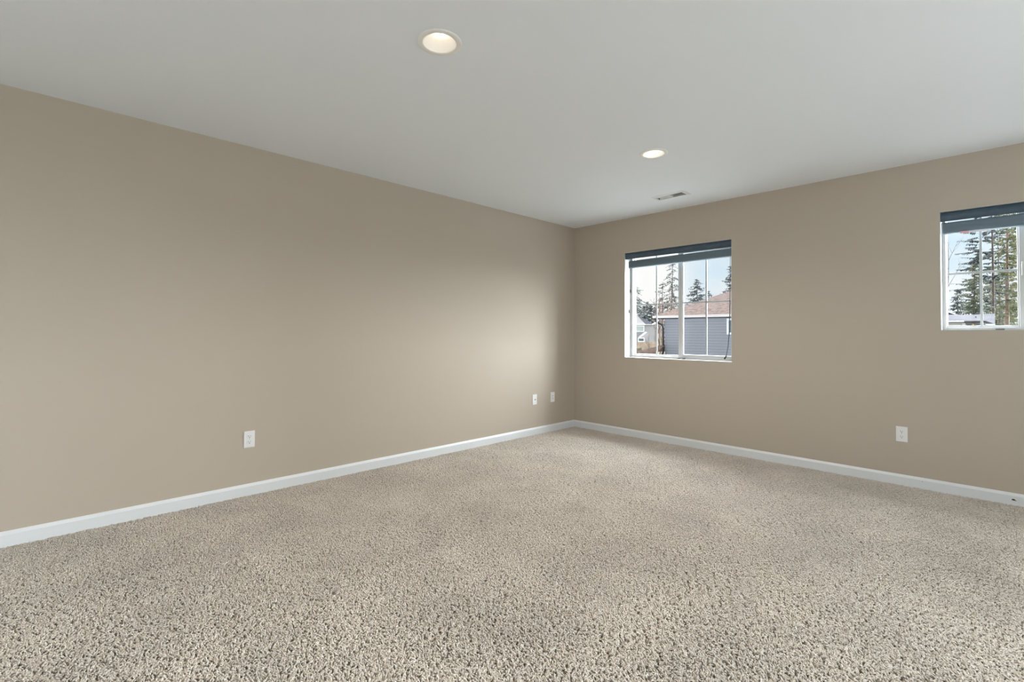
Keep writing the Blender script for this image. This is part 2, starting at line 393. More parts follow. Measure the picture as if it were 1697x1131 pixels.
# ------------------------------------------------------------------ windows of the far wall
FY = 0.120          # room-side face of the vinyl frame
def window(name, W, screen):
    x0, x1, z0, z1 = W; e = empty(name, ((x0 + x1) / 2, .1, z0), kind='structure')
    ox, oz = (x0 + x1) / 2, z0
    def P(nm, mt, d, bev=0.0):
        bm = bmesh.new(); bx(bm, d[0] - ox, d[1] - ox, d[2] - .1, d[3] - .1, d[4] - oz, d[5] - oz, bev); return bm
    def add(nm, mt, ds, bev=0.0):
        bm = bmesh.new()
        for d in ds: bx(bm, d[0] - ox, d[1] - ox, d[2] - .1, d[3] - .1, d[4] - oz, d[5] - oz, bev)
        return obj(nm, bm, mt, e)
    # painted returns of the opening
    r = .004
    add('window_reveal', M['reveal'], [(x0, x0 + r, .0015, FY + .01, z0 + r, z1 - r), (x1 - r, x1, .0015, FY + .01, z0 + r, z1 - r), (x0, x1, .0015, FY + .01, z1 - r, z1)])
    add('window_sill', M['reveal'], [(x0, x1, .0015, FY + .01, z0, z0 + r)])
    a0, a1, b0, b1 = x0 + r, x1 - r, z0 + r, z1 - r
    f = .028 if name == 'window_1' else .022
    add('window_frame', M['vinyl'], [(a0, a0 + f, FY, T, b0, b1), (a1 - f, a1, FY, T, b0, b1), (a0 + f, a1 - f, FY, T, b0, b0 + .022), (a0 + f, a1 - f, FY, T, b1 - f, b1)], .002)
    xm = (x0 + x1) / 2
    # fixed lite: outer plane
    g0, g1 = a0 + f, xm + .01
    add('fixed_sash', M['vinyl'], [(g0, g0 + .005, .155, .185, b0 + .022, b1 - f), (g1 - .03, g1, .155, .185, b0 + .022, b1 - f),
                                   (g0 + .005, g1 - .03, .155, .185, b0 + .022, b0 + .034), (g0 + .005, g1 - .03, .155, .185, b1 - f - .014, b1 - f)], .0015)
    # sliding sash: inner plane
    s0, s1 = xm - .012, a1 - f + .006
    st = .045
    add('sliding_sash', M['vinyl'], [(s0, s0 + st, .128, .152, b0 + .014, b1 - f), (s1 - .030, s1, .128, .152, b0 + .014, b1 - f),
                                     (s0 + st, s1 - .030, .128, .152, b0 + .014, b0 + .048), (s0 + st, s1 - .030, .128, .152, b1 - f - .03, b1 - f)], .002)
    add('glazing_bead', M['vinyl'], [(s0 + st, s0 + st + .008, .136, .150, b0 + .048, b1 - f - .03)], .001)
    zm = (b0 + b1) / 2 + .006 if name == 'window_1' else 1.60
    for (c0, c1, y0, zlo, zhi) in ((g0 + .005, g1 - .03, .172, b0 + .034, b1 - f - .014), (s0 + st, s1 - .030, .142, b0 + .048, b1 - f - .03)):
        m_ = .0075; cx = (c0 + c1) / 2
        add('muntin', M['grid'], [(cx - m_, cx + m_, y0 - .0035, y0 + .0035, zlo, zhi), (c0, cx - m_, y0 - .0032, y0 + .0032, zm - m_, zm + m_), (cx + m_, c1, y0 - .0032, y0 + .0032, zm - m_, zm + m_)], .001)
        add('pane', M['glass'], [(c0, c1, y0 - .0075, y0 - .0072, zlo, zhi), ])
    if screen:
        add('insect_screen', M['screen'], [(s0 + .01, s1 - .01, .1905, .1908, b0 + .03, b1 - f)])
        add('screen_frame', M['vinyl'], [(s0 - .002, s0 + .012, .186, .196, b0 + .02, b1 - f), (s1 - .02, s1 - .002, .186, .196, b0 + .02, b1 - f), (s0 + .012, s1 - .02, .186, .196, b0 + .02, b0 + .034)], .001)
    return e, add, (x0, x1, z0, z1, s0, s1)
w1, add1, d1 = window('window_1', W1, True)
w2, add2, d2 = window('window_2', W2, False)
# latch handle on the meeting stiles (white) and the small dark clips
add1('latch', M['vinyl'], [(1.296, 1.312, .112, .128, 1.435, 1.500)], .003)
add2('latch', M['vinyl'], [(W2[0] + .412, W2[0] + .437, .106, .128, 1.555, 1.655)], .005)
for x in (1.305, 1.357):
    add1('sill_clip', M['latch'], [(x - .013, x + .013, .098, .118, W1[2] + .004, W1[2] + .014)], .002)
add2('sill_clip', M['latch'], [(3.655, 3.70, .098, .118, W2[2] + .004, W2[2] + .013)], .002)
for y, z in ((.112, 1.626), (.085, 1.395)):
    add1('jamb_clip', M['latch'], [(W1[0] + .004, W1[0] + .012, y - .006, y + .006, z - .018, z + .018)], .002)

# unseen windows added behind and beside the camera (the fill lights shine through them)
def fill_window(name, axis, pos, sgn, a0, a1, z0, z1):
    e = empty(name, (0, 0, 0), kind='structure'); bm = bmesh.new(); f = .05
    n = 3
    segs = [(a0, a1, z0, z0 + f), (a0, a1, z1 - f, z1)] + [(a0 + (a1 - a0 - f) * k / n, a0 + (a1 - a0 - f) * k / n + f, z0 + f, z1 - f) for k in range(n + 1)]
    for s in segs:
        p0, p1 = sorted((pos + sgn * .1, pos + sgn * .16))
        if axis == 'x': bx(bm, s[0], s[1], p0, p1, s[2], s[3])
        else: bx(bm, p0, p1, s[0], s[1], s[2], s[3])
    obj('window_frame', bm, M['vinyl'], e)
    bm = bmesh.new(); p0, p1 = sorted((pos + sgn * .13, pos + sgn * .1302))
    if axis == 'x': bx(bm, a0 + f, a1 - f, p0, p1, z0 + f, z1 - f)
    else: bx(bm, p0, p1, a0 + f, a1 - f, z0 + f, z1 - f)
    obj('pane', bm, M['glass'], e)
fill_window('fill_window_3', 'y', RW, 1, *SIDE_FILL_WIN)
fill_window('fill_window_4', 'x', -RL, -1, *BACK_FILL_WIN)

# ------------------------------------------------------------------ window shades
def rounded(w_, h_, r, n=6, ox=0, oz=0):
    pts = []
    for cx, cz, a in ((w_ - r, h_ - r, 0), (r, h_ - r, 90), (r, r, 180), (w_ - r, r, 270)):
        for k in range(n + 1):
            t = math.radians(a + 90 * k / n); pts.append((ox + cx + r * math.cos(t), oz + cz + r * math.sin(t)))
    return pts
def shade(label, W, left_inset, tilt, gap, group):
    x0, x1, z0, z1 = W; e = empty('window_shade', ((x0 + x1) / 2, .05, z1), label=label, cat='window shade', group=group)
    ox = (x0 + x1) / 2; hw = (x1 - x0) / 2 - .005
    # curved front head rail
    bm = bmesh.new(); hgt = .066
    prof = [(.045, -.006), (-.020, -.006)] + [(-.034 - .012 * math.sin(math.pi * k / 8), -.006 - hgt * k / 8) for k in range(0, 9)] + [(-.030, -hgt - .006), (-.030, -.02), (.045, -.02)]
    prism(bm, prof, None, 'x', -hw, hw); h = obj('headrail', bm, M['shade'], e)
    # end caps close the sides of the rail
    for s in (-1, 1):
        bm = bmesh.new(); bx(bm, min(s * hw, s * (hw - .003)), max(s * hw, s * (hw - .003)), -.034, .045, -hgt - .006, -.006)
        obj('end_cap', bm, M['shade'], e)
    # gathered slats / bottom rail as a soft rounded bundle
    top = -hgt - .006 - gap; wid = 2 * hw - left_inset - .004; hh = .084
    bm = bmesh.new()
    pts = rounded(.062, hh, .018, 5, -.040, top - hh)
    prism(bm, pts, None, 'x', -hw + left_inset, -hw + left_inset + wid)
    bmesh.ops.rotate(bm, verts=bm.verts[:], cent=(-hw, 0, top - hh / 2), matrix=Matrix.Rotation(tilt, 3, 'Y'))
    st = obj('shade_stack', bm, M['shadefabric'], e)
    # fine folds of the gathered material on its face
    bm = bmesh.new()
    for k, zz in enumerate((.022, .046)):
        zc = top - zz; bx(bm, -hw + left_inset + .02, hw - .02, -.0425, -.039, zc - .0012, zc + .0012)
    bmesh.ops.rotate(bm, verts=bm.verts[:], cent=(-hw, 0, top - hh / 2), matrix=Matrix.Rotation(tilt, 3, 'Y'))
    obj('fold', bm, M['shadefabric'], st)
    return e, top, hw
sh1, top1, hw1 = shade('slate blue window shade raised in the left window, dark cord hanging at its right', W1, .040, -0.011, .022, None)
sh2, top2, hw2 = shade('dark slate blue window shade raised in the right window, stickers under its edge', W2, .012, -0.005, .0085, None)
# pull cord with tassel on the first shade
vs = []; fs = []
ox = (W1[0] + W1[1]) / 2
pts = [(1.862 - ox, -.012, -.07), (1.861 - ox, -.02, -.40), (1.862 - ox, -.024, -.62), (1.856 - ox, -.030, -.90), (1.846 - ox, -.036, -1.04), (1.832 - ox, -.040, -1.118)]
tube(vs, fs, pts, [.0022, .0024, .0034, .0042, .0028, .0022], 8)
cord = rawobj('pull_cord', vs, fs, M['cord'], sh1, True)
vs = []; fs = []
tube(vs, fs, [(1.832 - ox, -.040, -1.116), (1.829 - ox, -.040, -1.124), (1.817 - ox, -.040, -1.146), (1.812 - ox, -.040, -1.152)], [.003, .0065, .009, .007], 10)
rawobj('tassel', vs, fs, M['latch'], cord, True)
vs = []; fs = []
tube(vs, fs, [(W1[0] + .012 - ox, .055, -.08), (W1[0] + .012 - ox, .058, -.42), (W1[0] + .010 - ox, .060, -.45)], [.0014] * 3, 6)
rawobj('lift_cord', vs, fs, M['cord'], sh1, True)
# stickers on the lower face of the second shade
for a, b, mt in ((.105, .150, 'stickerred'), (.150, .255, 'sticker')):
    bm = bmesh.new(); zt = top2 - .083
    bx(bm, -hw2 + a, -hw2 + b, -.0418, -.0395, zt - .010, zt + .003); obj('sticker', bm, M[mt], sh2)

# ------------------------------------------------------------------ recessed ceiling lights
def downlight(i, x, y, label, warm, power, glow):
    e = empty('recessed_light', (x, y, H), label=label, cat='ceiling light', group='recessed ceiling lights')
    lathe('trim_ring', [(.0985, .0005), (.0985, -.0025), (.094, -.0048), (.078, -.0058), (.0735, -.004), (.0725, .001)], M['can'], e)
    lathe('reflector', [(.0725, .001), (.063, .020), (.052, .040), (.043, .054), (.042, .064)], M['can'], e)
    lathe('housing', [(.0775, .001), (.0775, .12), (0.0001, .12)], M['duct'], e, smooth=False)
    em = mat('lamp_face', (.9, .9, .9), .5, emit=((1.0, .88, .74) if warm is WARM else (1.0, .98, .95), glow))
    lathe('lamp', [(.0001, .052), (.022, .0535), (.036, .057), (.0415, .062)], em, e)
    ld = bpy.data.lights.new('bulb', 'SPOT'); ld.energy = power; ld.color = warm; ld.shadow_soft_size = .04; ld.spot_size = math.radians(150 if power > 20 else 95); ld.spot_blend = .9
    lo = bpy.data.objects.new('bulb', ld); col.objects.link(lo); lo.parent = e; lo.location = (0, 0, -.012)
WARM = (1.0, .72, .46); COOL = (1.0, .96, .90)
labels = ['recessed ceiling light with deep warm white cone, nearest the camera', 'small recessed ceiling light glowing cool white, beside the ceiling vent',
          'unseen recessed ceiling light added as fill on the right, nearer the camera', 'unseen recessed ceiling light added as fill on the right, near the window wall',
          'unseen recessed ceiling light added as fill behind the camera, on the left', 'unseen recessed ceiling light added as fill behind the camera, on the right']
for i, (x, y) in enumerate(LIGHTS):
    near = y < -3
    downlight(i, x, y, labels[i], WARM if near else COOL, ((36 if y > -4 else 7) if x < 3 else 3) if near else (62 if x < 3 else 6), 3.9 if near else 7.0)

# ------------------------------------------------------------------ ceiling register
def vent():
    cx, cy = 1.522, -.493; e = empty('ceiling_vent', (cx, cy, H), label='small white two-bank air vent in the ceiling above the left window', cat='vent')
    x0, x1, y0, y1 = VENT; X0, X1, Y0, Y1 = 1.362, 1.684, -.571, -.414; h = H
    bm = bmesh.new()
    def ring(a, b):
        (ax0, ax1, ay0, ay1, az), (bx0, bx1, by0, by1, bz) = a, b
        A = [(ax0, ay0, az), (ax1, ay0, az), (ax1, ay1, az), (ax0, ay1, az)]; B = [(bx0, by0, bz), (bx1, by0, bz), (bx1, by1, bz), (bx0, by1, bz)]
        for k in range(4):
            q = (k + 1) % 4
            bm.faces.new([bm.verts.new((p[0] - cx, p[1] - cy, p[2])) for p in (A[k], A[q], B[q], B[k])])
    ring((X0, X1, Y0, Y1, 0), (X0, X1, Y0, Y1, -.003)); ring((X0, X1, Y0, Y1, -.003), (X0 + .022, X1 - .022, Y0 + .022, Y1 - .022, -.007))
    ring((X0 + .022, X1 - .022, Y0 + .022, Y1 - .022, -.007), (x0, x1, y0, y1, -.006)); ring((x0, x1, y0, y1, -.006), (x0, x1, y0, y1, .02))
    mx_ = (x0 + x1) / 2; bx(bm, mx_ - .004 - cx, mx_ + .004 - cx, y0 - cy, y1 - cy, -.006, .012)
    bmesh.ops.remove_doubles(bm, verts=bm.verts[:], dist=1e-5); obj('vent_frame', bm, M['ventmetal'], e)
    bm = bmesh.new(); bx(bm, x0 - cx - .002, x1 - cx + .002, y0 - cy - .002, y1 - cy + .002, .06, .062); obj('duct', bm, M['duct'], e)
    bm = bmesh.new(); ring((x0, x1, y0, y1, .02), (x0, x1, y0, y1, .06)); obj('duct_collar', bm, M['duct'], e)
    for side in (0, 1):
        a, b = (x0, mx_ - .004) if side == 0 else (mx_ + .004, x1); n = 12
        for k in range(n):
            c = a + (b - a) * (k + .5) / n - cx; bm = bmesh.new(); bx(bm, c - .0005, c + .0005, y0 - cy, y1 - cy, -.007, .007)
            bmesh.ops.rotate(bm, verts=bm.verts[:], cent=(c, 0, 0), matrix=Matrix.Rotation(math.radians(52 if side == 0 else -52), 3, 'Y'))
            obj('louver', bm, M['ventmetal'], e)
    bm = bmesh.new(); bx(bm, x0 + .012 - cx, x0 + .02 - cx, -.012, .0, -.014, -.006, .001); obj('lever', bm, M['latch'], e)
vent()

# ------------------------------------------------------------------ wall plates
def plate_local(kind):
    """built facing -y (room side), origin in the middle of the plate on the wall"""
    e = bpy.data.objects.new('wall_outlet', None); col.objects.link(e); e.empty_display_size = .05
    bm = bmesh.new(); w_, h_ = .035, .0575
    bx(bm, -w_, w_, -.0055, 0, -h_, h_, .0025); p = obj('cover_plate', bm, M['plate'], e)
    if kind == 'outlet':
        for s in (-1, 1):
            bm = bmesh.new(); zc = s * .0195
            pts = []
            for k in range(28):
                t = 2 * math.pi * k / 28; pts.append((.0172 * math.cos(t), zc + max(-.0135, min(.0135, .0172 * math.sin(t)))))
            prism(bm, pts, None, 'y', -.0085, -.004); f = obj('receptacle', bm, M['plate'], e)
            bm = bmesh.new()
            bx(bm, -.0072, -.0052, -.0088, -.008, zc - .001, zc + .009); bx(bm, .0052, .0072, -.0088, -.008, zc, zc + .008)
            prism(bm, [(.0028 * math.cos(2 * math.pi * k / 12), zc - .0068 + .0028 * math.sin(2 * math.pi * k / 12)) for k in range(12)], None, 'y', -.0088, -.008)
            obj('slot', bm, M['slot'], f)
        disc('screw', 0, 0, .003, .003, -.0058, M['screw'], e, .001, 14)
    elif kind == 'coax':
        disc('coax_nut', 0, 0, .0075, .0075, -.0055, M['screw'], e, .004, 6)
        disc('coax_jack', 0, 0, .0048, .0048, -.009, M['slot'], e, .006, 16)
        for s in (-1, 1): disc('screw', 0, s * .041, .003, .003, -.0058, M['plate'], e, .001, 14)
    else:
        bm = bmesh.new(); bx(bm, -.017, .017, -.0075, -.004, -.034, .034, .0015); f = obj('insert', bm, M['plate'], e)
        for s in (-1, 1):
            bm = bmesh.new(); bx(bm, -.0065, .0065, -.0085, -.0072, s * .014 - .0055, s * .014 + .0055); obj('jack', bm, mat('jack_grey', (.42, .43, .44), .5), f)
        for s in (-1, 1): disc('screw', 0, s * .041, .003, .003, -.0058, M['plate'], e, .001, 14)
    return e
def place_plate(e, wall, a, z, label, cat, group=None, name='wall_outlet'):
    e.name = name
    if wall == 'left': e.location = (0, a, z); e.rotation_euler = (0, 0, math.pi / 2)
    else: e.location = (a, 0, z)
    tag(e, label, cat, group)
o = plate_local('outlet'); place_plate(o, 'left', -3.650, .387, 'white duplex outlet on the long left wall, nearest the camera', 'outlet', 'duplex outlets')
o2 = copy_tree(o); o2.rotation_euler = (0, 0, 0); place_plate(o2, 'front', 3.145, .3845, 'white duplex outlet low on the window wall, below and between the two windows', 'outlet', 'duplex outlets')
place_plate(plate_local('coax'), 'left', -.719, .3925, 'white wall plate with one dark round jack, left of the pair near the corner', 'wall plate', name='coax_plate')
place_plate(plate_local('data'), 'left', -.412, .394, 'white wall plate with two small grey ports, closest to the room corner', 'wall plate', name='data_plate')

# ------------------------------------------------------------------ outdoors
# local outdoor frame: X to the right of the view, D away from the room, Z world height
def W(X, D, Z=0.0):
    if WORLD_AXES: return (X, D, Z)
    p = Vector((CAM.x, CAM.y, 0)) + _r * X + _v * D; return (p.x, p.y, Z)
G = -3.0
WORLD_AXES = False     # True: outdoor coordinates are plain world x, y
def siding_mat(name, c1, c2, pitch, vertical=False):
    mt = bpy.data.materials.new(name); mt.use_nodes = True; t = mt.node_tree; b = t.nodes['Principled BSDF']; b.inputs['Roughness'].default_value = .8
    g = N(t, 'ShaderNodeNewGeometry'); s = N(t, 'ShaderNodeSeparateXYZ'); m1 = N(t, 'ShaderNodeMath', operation='DIVIDE'); m1.inputs[1].default_value = pitch
    m2 = N(t, 'ShaderNodeMath', operation='FRACT'); r = N(t, 'ShaderNodeValToRGB')
    r.color_ramp.elements[0].position = 0.0; r.color_ramp.elements[0].color = (*c2, 1)
    e = r.color_ramp.elements.new(.14); e.color = (*c1, 1); r.color_ramp.elements[-1].color = (*c1, 1); r.color_ramp.interpolation = 'CONSTANT'
    t.links.new(g.outputs['Position'], s.inputs[0]); t.links.new(s.outputs['Z'], m1.inputs[0]); t.links.new(m1.outputs[0], m2.inputs[0])
    t.links.new(m2.outputs[0], r.inputs[0]); t.links.new(r.outputs[0], b.inputs['Base Color'])
    return mt
M['siding'] = siding_mat('blue_grey_lap_siding', (.265, .265, .30), (.17, .17, .20), .178)
M['fascia'] = mat('pale_fascia', (.62, .56, .54), .6)
M['shingle'] = mat('brown_shingles', (.215, .158, .140), .95, spec=0.0, var=(5.0, (.145, .105, .093), .42, .60))
M['tan_shingle'] = mat('tan_shingles', (.20, .14, .115), .95, spec=0.0, var=(4.0, (.14, .10, .08), .42, .60))
M['grey_shingle'] = mat('grey_shingles', (.06, .058, .068), .95, spec=0.0, var=(1.5, (.045, .044, .052), .42, .60))
M['lightgrey_shingle'] = mat('light_grey_shingles', (.135, .13, .14), .95, spec=0.0, var=(1.5, (.115, .11, .12), .42, .60))
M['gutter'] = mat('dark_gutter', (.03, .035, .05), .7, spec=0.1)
M['palewall'] = mat('pale_grey_siding', (.42, .40, .42), .8, var=(.6, (.37, .35, .37), .4, .6))
M['pinkwall'] = mat('pale_lilac_siding', (.55, .51, .53), .8)
M['wtrim'] = mat('white_exterior_trim', (.85, .85, .88), .5)
M['dglass'] = mat('dark_pane', (.10, .125, .145), .2)
M['lglass'] = mat('pale_pane', (.45, .50, .52), .3)
M['fence'] = mat('tan_fence_wood', (.54, .41, .33), .85, var=(1.2, (.42, .32, .26), .4, .6))
M['dfence'] = mat('brown_fence_wood', (.17, .13, .10), .9)
M['bark'] = mat('dark_bark', (.10, .075, .075), .95, var=(2, (.16, .12, .11), .4, .6))
M['pbark'] = mat('pink_brown_bark', (.38, .27, .23), .95, var=(2, (.26, .19, .17), .4, .6))
M['needle_dark'] = mat('blue_green_needles', (.034, .048, .053), .9, var=(.8, (.07, .085, .085), .4, .6))
M['needle_olive'] = mat('olive_needles', (.27, .26, .13), .9, var=(.7, (.10, .13, .08), .4, .6))
M['needle_green'] = mat('green_needles', (.08, .115, .07), .9, var=(.7, (.16, .16, .10), .4, .6))
M['twig'] = mat('bare_twigs', (.20, .145, .13), .95)
M['grey_twig'] = mat('grey_twigs', (.17, .14, .14), .95)
M['olive_leaf'] = mat('olive_leaves', (.36, .31, .15), .9, var=(3, (.22, .19, .09), .4, .6))
M['dark_leaf'] = mat('dark_green_leaves', (.05, .085, .045), .9, var=(3, (.10, .13, .08), .4, .6))
M['ground'] = mat('winter_ground', (.20, .18, .13), .95, var=(.1, (.13, .14, .09), .4, .6))
me = bpy.data.meshes.new('ground'); me.from_pydata([(-320, .6, G), (320, .6, G), (320, 420, G), (-320, 420, G)], [], [(0, 1, 2, 3)])
tag(link('ground', me, M['ground']), kind='structure')

me = bpy.data.meshes.new('bounce_slab'); me.from_pydata([(-30, .4, G + .02), (30, .4, G + .02), (30, 21, G + .02), (-30, 21, G + .02)], [], [(0, 1, 2, 3)])  # unseen pale slab added to bounce sunlight up onto the ceiling
tag(link('bounce_slab', me, mat('bounce_slab_pale', (.62, .62, .61), .9, var=(.8, (.56, .56, .55), .4, .6))), kind='structure')

def fbox(bm, X0, X1, D0, D1, Z0, Z1):
    vs = [bm.verts.new(W(X, D, Z)) for X in (X0, X1) for D in (D0, D1) for Z in (Z0, Z1)]
    for f in ((0, 1, 3, 2), (4, 6, 7, 5), (0, 4, 5, 1), (2, 3, 7, 6), (0, 2, 6, 4), (1, 5, 7, 3)): bm.faces.new([vs[i] for i in f])
class House:
    """an outdoor building: an Empty at its base with its parts parented to it"""
    def __init__(s, name, X, D, label, cat, group=None):
        s.e = empty(name, W(X, D, G), label=label, cat=cat, group=group); s.off = Vector(W(X, D, G))
    def put(s, name, bm, mt, parent=None):
        bmesh.ops.translate(bm, verts=bm.verts[:], vec=-s.off); return obj(name, bm, mt, parent or s.e)
    def boxes(s, name, mt, ds, parent=None):
        bm = bmesh.new()
        for d in ds: fbox(bm, *d)
        return s.put(name, bm, mt, parent)
    def poly(s, name, mt, pts, faces, thick=.12, parent=None):
        """sheet with thickness downward"""
        bm = bmesh.new(); A = [bm.verts.new(W(*p)) for p in pts]; B = [bm.verts.new(W(p[0], p[1], p[2] - thick)) for p in pts]
        for f in faces:
            bm.faces.new([A[i] for i in f]); bm.faces.new([B[i] for i in f][::-1])
        ec = {}
        for f in faces:
            for i in range(len(f)):
                k = tuple(sorted((f[i], f[(i + 1) % len(f)]))); ec[k] = ec.get(k, 0) + 1
        for (a, b), c in ec.items():
            if c == 1: bm.faces.new((A[a], A[b], B[b], B[a]))
        return s.put(name, bm, mt, parent)
    def win(s, X0, X1, D, Z0, Z1, t=.09, glass='dglass', name='window'):
        f = s.boxes(name, M['wtrim'], [(X0, X1, D - .05, D, Z0, Z0 + t), (X0, X1, D - .05, D, Z1 - t, Z1), (X0, X0 + t, D - .05, D, Z0 + t, Z1 - t), (X1 - t, X1, D - .05, D, Z0 + t, Z1 - t)])
        s.boxes('pane', M[glass], [(X0 + t, X1 - t, D - .02, D, Z0 + t, Z1 - t)], f)

# --- neighbour with blue-grey siding (stands square to this house)
WORLD_AXES = True
h = House('neighbor_house', -6.7, 31, 'blue grey lap-sided house with a brown shingle roof, filling the left window', 'house')
h.boxes('wall', M['siding'], [(-12.5, -1.0, 25.97, 36.0, G, 2.36)])
ez = 2.38; ry = 30.98; rz_ = ez + .47 * (ry - 25.42)
h.poly('roof', M['shingle'], [(-13.05, 25.42, ez), (-.45, 25.42, ez), (-.45, 36.55, ez), (-13.05, 36.55, ez), (-7.49, ry, rz_), (-6.01, ry, rz_)],
       [(0, 1, 5, 4), (1, 2, 5), (2, 3, 4, 5), (3, 0, 4)], .10)
h.boxes('fascia', M['fascia'], [(-13.09, -.41, 25.37, 25.42, ez - .15, ez + .01)])
h.boxes('fascia', M['fascia'], [(-13.09, -13.05, 25.42, 36.55, ez - .15, ez + .01)])
h.boxes('soffit', M['gutter'], [(-13.03, -.5, 25.44, 25.97, ez - .2, ez - .12)])  # near-black soffits: the shadow line under the eaves is put into their colour
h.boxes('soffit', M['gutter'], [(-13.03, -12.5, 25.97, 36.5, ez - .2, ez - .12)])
vs = []; fs = []
tube(vs, fs, [(-12.98, 25.5, 2.2), (-12.96, 25.55, 2.02), (-12.62, 25.86, 1.75), (-12.56, 25.9, 1.55), (-12.56, 25.9, -.1), (-12.65, 25.8, -.3), (-12.65, 25.8, G)], [.055] * 7, 8)
vs = [tuple(Vector(v) - h.off) for v in vs]; rawobj('downspout', vs, fs, M['gutter'], h.e)
h.win(-8.31, -7.2, 25.97, 1.14, 2.14, .12)
h.win(-12.33, -11.55, 25.97, -1.5, -.24, .08)
h.poly('porch_roof', M['tan_shingle'], [(-13.95, 24.7, -.10), (-12.4, 24.7, -.10), (-12.52, 26.1, .45), (-12.52, 30.0, .45), (-13.95, 30.0, -.10)],
       [(0, 1, 2), (0, 2, 3, 4)], .07)
h.boxes('porch_beam', M['fascia'], [(-13.9, -12.5, 24.8, 24.92, -.36, -.18)])
for X in (-13.8, -13.2, -12.62):
    h.boxes('porch_post', M['fence'], [(X - .06, X + .06, 24.8, 24.92, G, -.36)])
h.boxes('porch_rail', M['dfence'], [(-13.74, -12.7, 24.83, 24.89, -.62, -.50)])
WORLD_AXES = False

# --- far grey house with white trim
k = .156; X = lambda p: (p - 846.6) * k; Z = lambda p: 1.137 + (554 - p) * k
h = House('gray_house', X(1062), 130, 'pale grey two-storey house with white window trim, far behind the fence', 'house')
h.boxes('wall', M['palewall'], [(X(1030), X(1084.5), 124, 136, G, Z(538))])
h.poly('roof', M['grey_shingle'], [(X(1030), 123.5, Z(538.5)), (X(1085.5), 123.5, Z(538.5)), (X(1085.5), 136.5, Z(538.5)), (X(1030), 136.5, Z(538.5)), (X(1040), 130, Z(521)), (X(1066), 130, Z(521))],
       [(0, 1, 5, 4), (1, 2, 5), (2, 3, 4, 5), (3, 0, 4)], .15)
bm = bmesh.new(); A = [bm.verts.new(W(*p)) for p in ((X(1036), 123.2, Z(538)), (X(1068.5), 123.2, Z(538)), (X(1052.5), 123.2, Z(521.5)), (X(1036), 123.6, Z(538)), (X(1068.5), 123.6, Z(538)), (X(1052.5), 123.6, Z(521.5)))]
for f in ((0, 1, 2), (5, 4, 3), (0, 2, 5, 3), (1, 4, 5, 2), (0, 3, 4, 1)): bm.faces.new([A[i] for i in f])
h.put('gable', bm, M['pinkwall'])
h.boxes('gable_wall', M['palewall'], [(X(1036), X(1068), 123.2, 124, G, Z(538))])
h.boxes('fascia', M['wtrim'], [(X(1034), X(1086), 122.9, 123.2, Z(539), Z(537.8))])
h.win(X(1046), X(1066), 123.1, Z(550.5), Z(540), .22, 'lglass')
h.win(X(1055.5), X(1066.5), 123.1, Z(567), Z(560), .22)
h.poly('porch_roof', M['wtrim'], [(X(1055), 121.5, Z(559.5)), (X(1067.5), 121.5, Z(550.5)), (X(1067.5), 123.1, Z(550.0)), (X(1055), 123.1, Z(559))], [(0, 1, 2, 3)], .2)
h.poly('side_gable', M['wtrim'], [(X(1080), 122, Z(538)), (X(1090), 122, Z(531)), (X(1090), 124, Z(531)), (X(1080), 124, Z(538))], [(0, 1, 2, 3)], .2)

# --- white house seen between the grey one and the neighbour
k = .1572; X = lambda p: (p - 846.6) * k; Z = lambda p: 1.137 + (554 - p) * k
h = House('white_house', X(1094), 126, 'small sliver of a whitish house between the grey house and the blue grey one', 'house')
h.boxes('wall', mat('white_siding', (.66, .64, .62), .8), [(X(1090.5), X(1104), 125, 131, G, Z(536))])
h.poly('roof', M['lightgrey_shingle'], [(X(1089.5), 124.4, Z(537)), (X(1106), 124.4, Z(537)), (X(1106), 131.6, Z(537)), (X(1089.5), 131.6, Z(537)), (X(1089.5), 128, Z(529)), (X(1106), 128, Z(529))], [(0, 1, 5, 4), (2, 3, 4, 5)], .2)
h.win(X(1092), X(1096), 125, Z(545), Z(538), .15, 'lglass')

# --- fences
def fence(label, name, D, p0, p1, ztop, mt, group=None):
    k = D / 795.; a, b = (p0 - 846.6) * k, (p1 - 846.6) * k
    h = House(name, (a + b) / 2, D, label, 'fence', group); n = max(2, int((b - a) / .16)); w_ = (b - a) / n; rnd = random.Random(3)
    h.boxes('boards', mt, [(a + i * w_, a + (i + .94) * w_, D, D + .03, G, ztop + rnd.uniform(-.03, .03)) for i in range(n)])
    h.boxes('rail', mt, [(a, b, D + .03, D + .08, ztop - .35, ztop - .25)])
    m_ = max(1, int((b - a) / 2.6))
    for i in range(m_ + 1):
        x = a + (b - a) * i / m_; h.boxes('post', mt, [(x - .06, x + .06, D + .03, D + .14, G, ztop + .08)])
fence('tan wooden board fence in front of the pale grey house', 'wood_fence', 116, 1045, 1089, -.80, M['fence'])
fence('short dark brown fence low in the left corner of the left window', 'brown_fence', 62, 1044, 1062.5, -.72, M['dfence'])

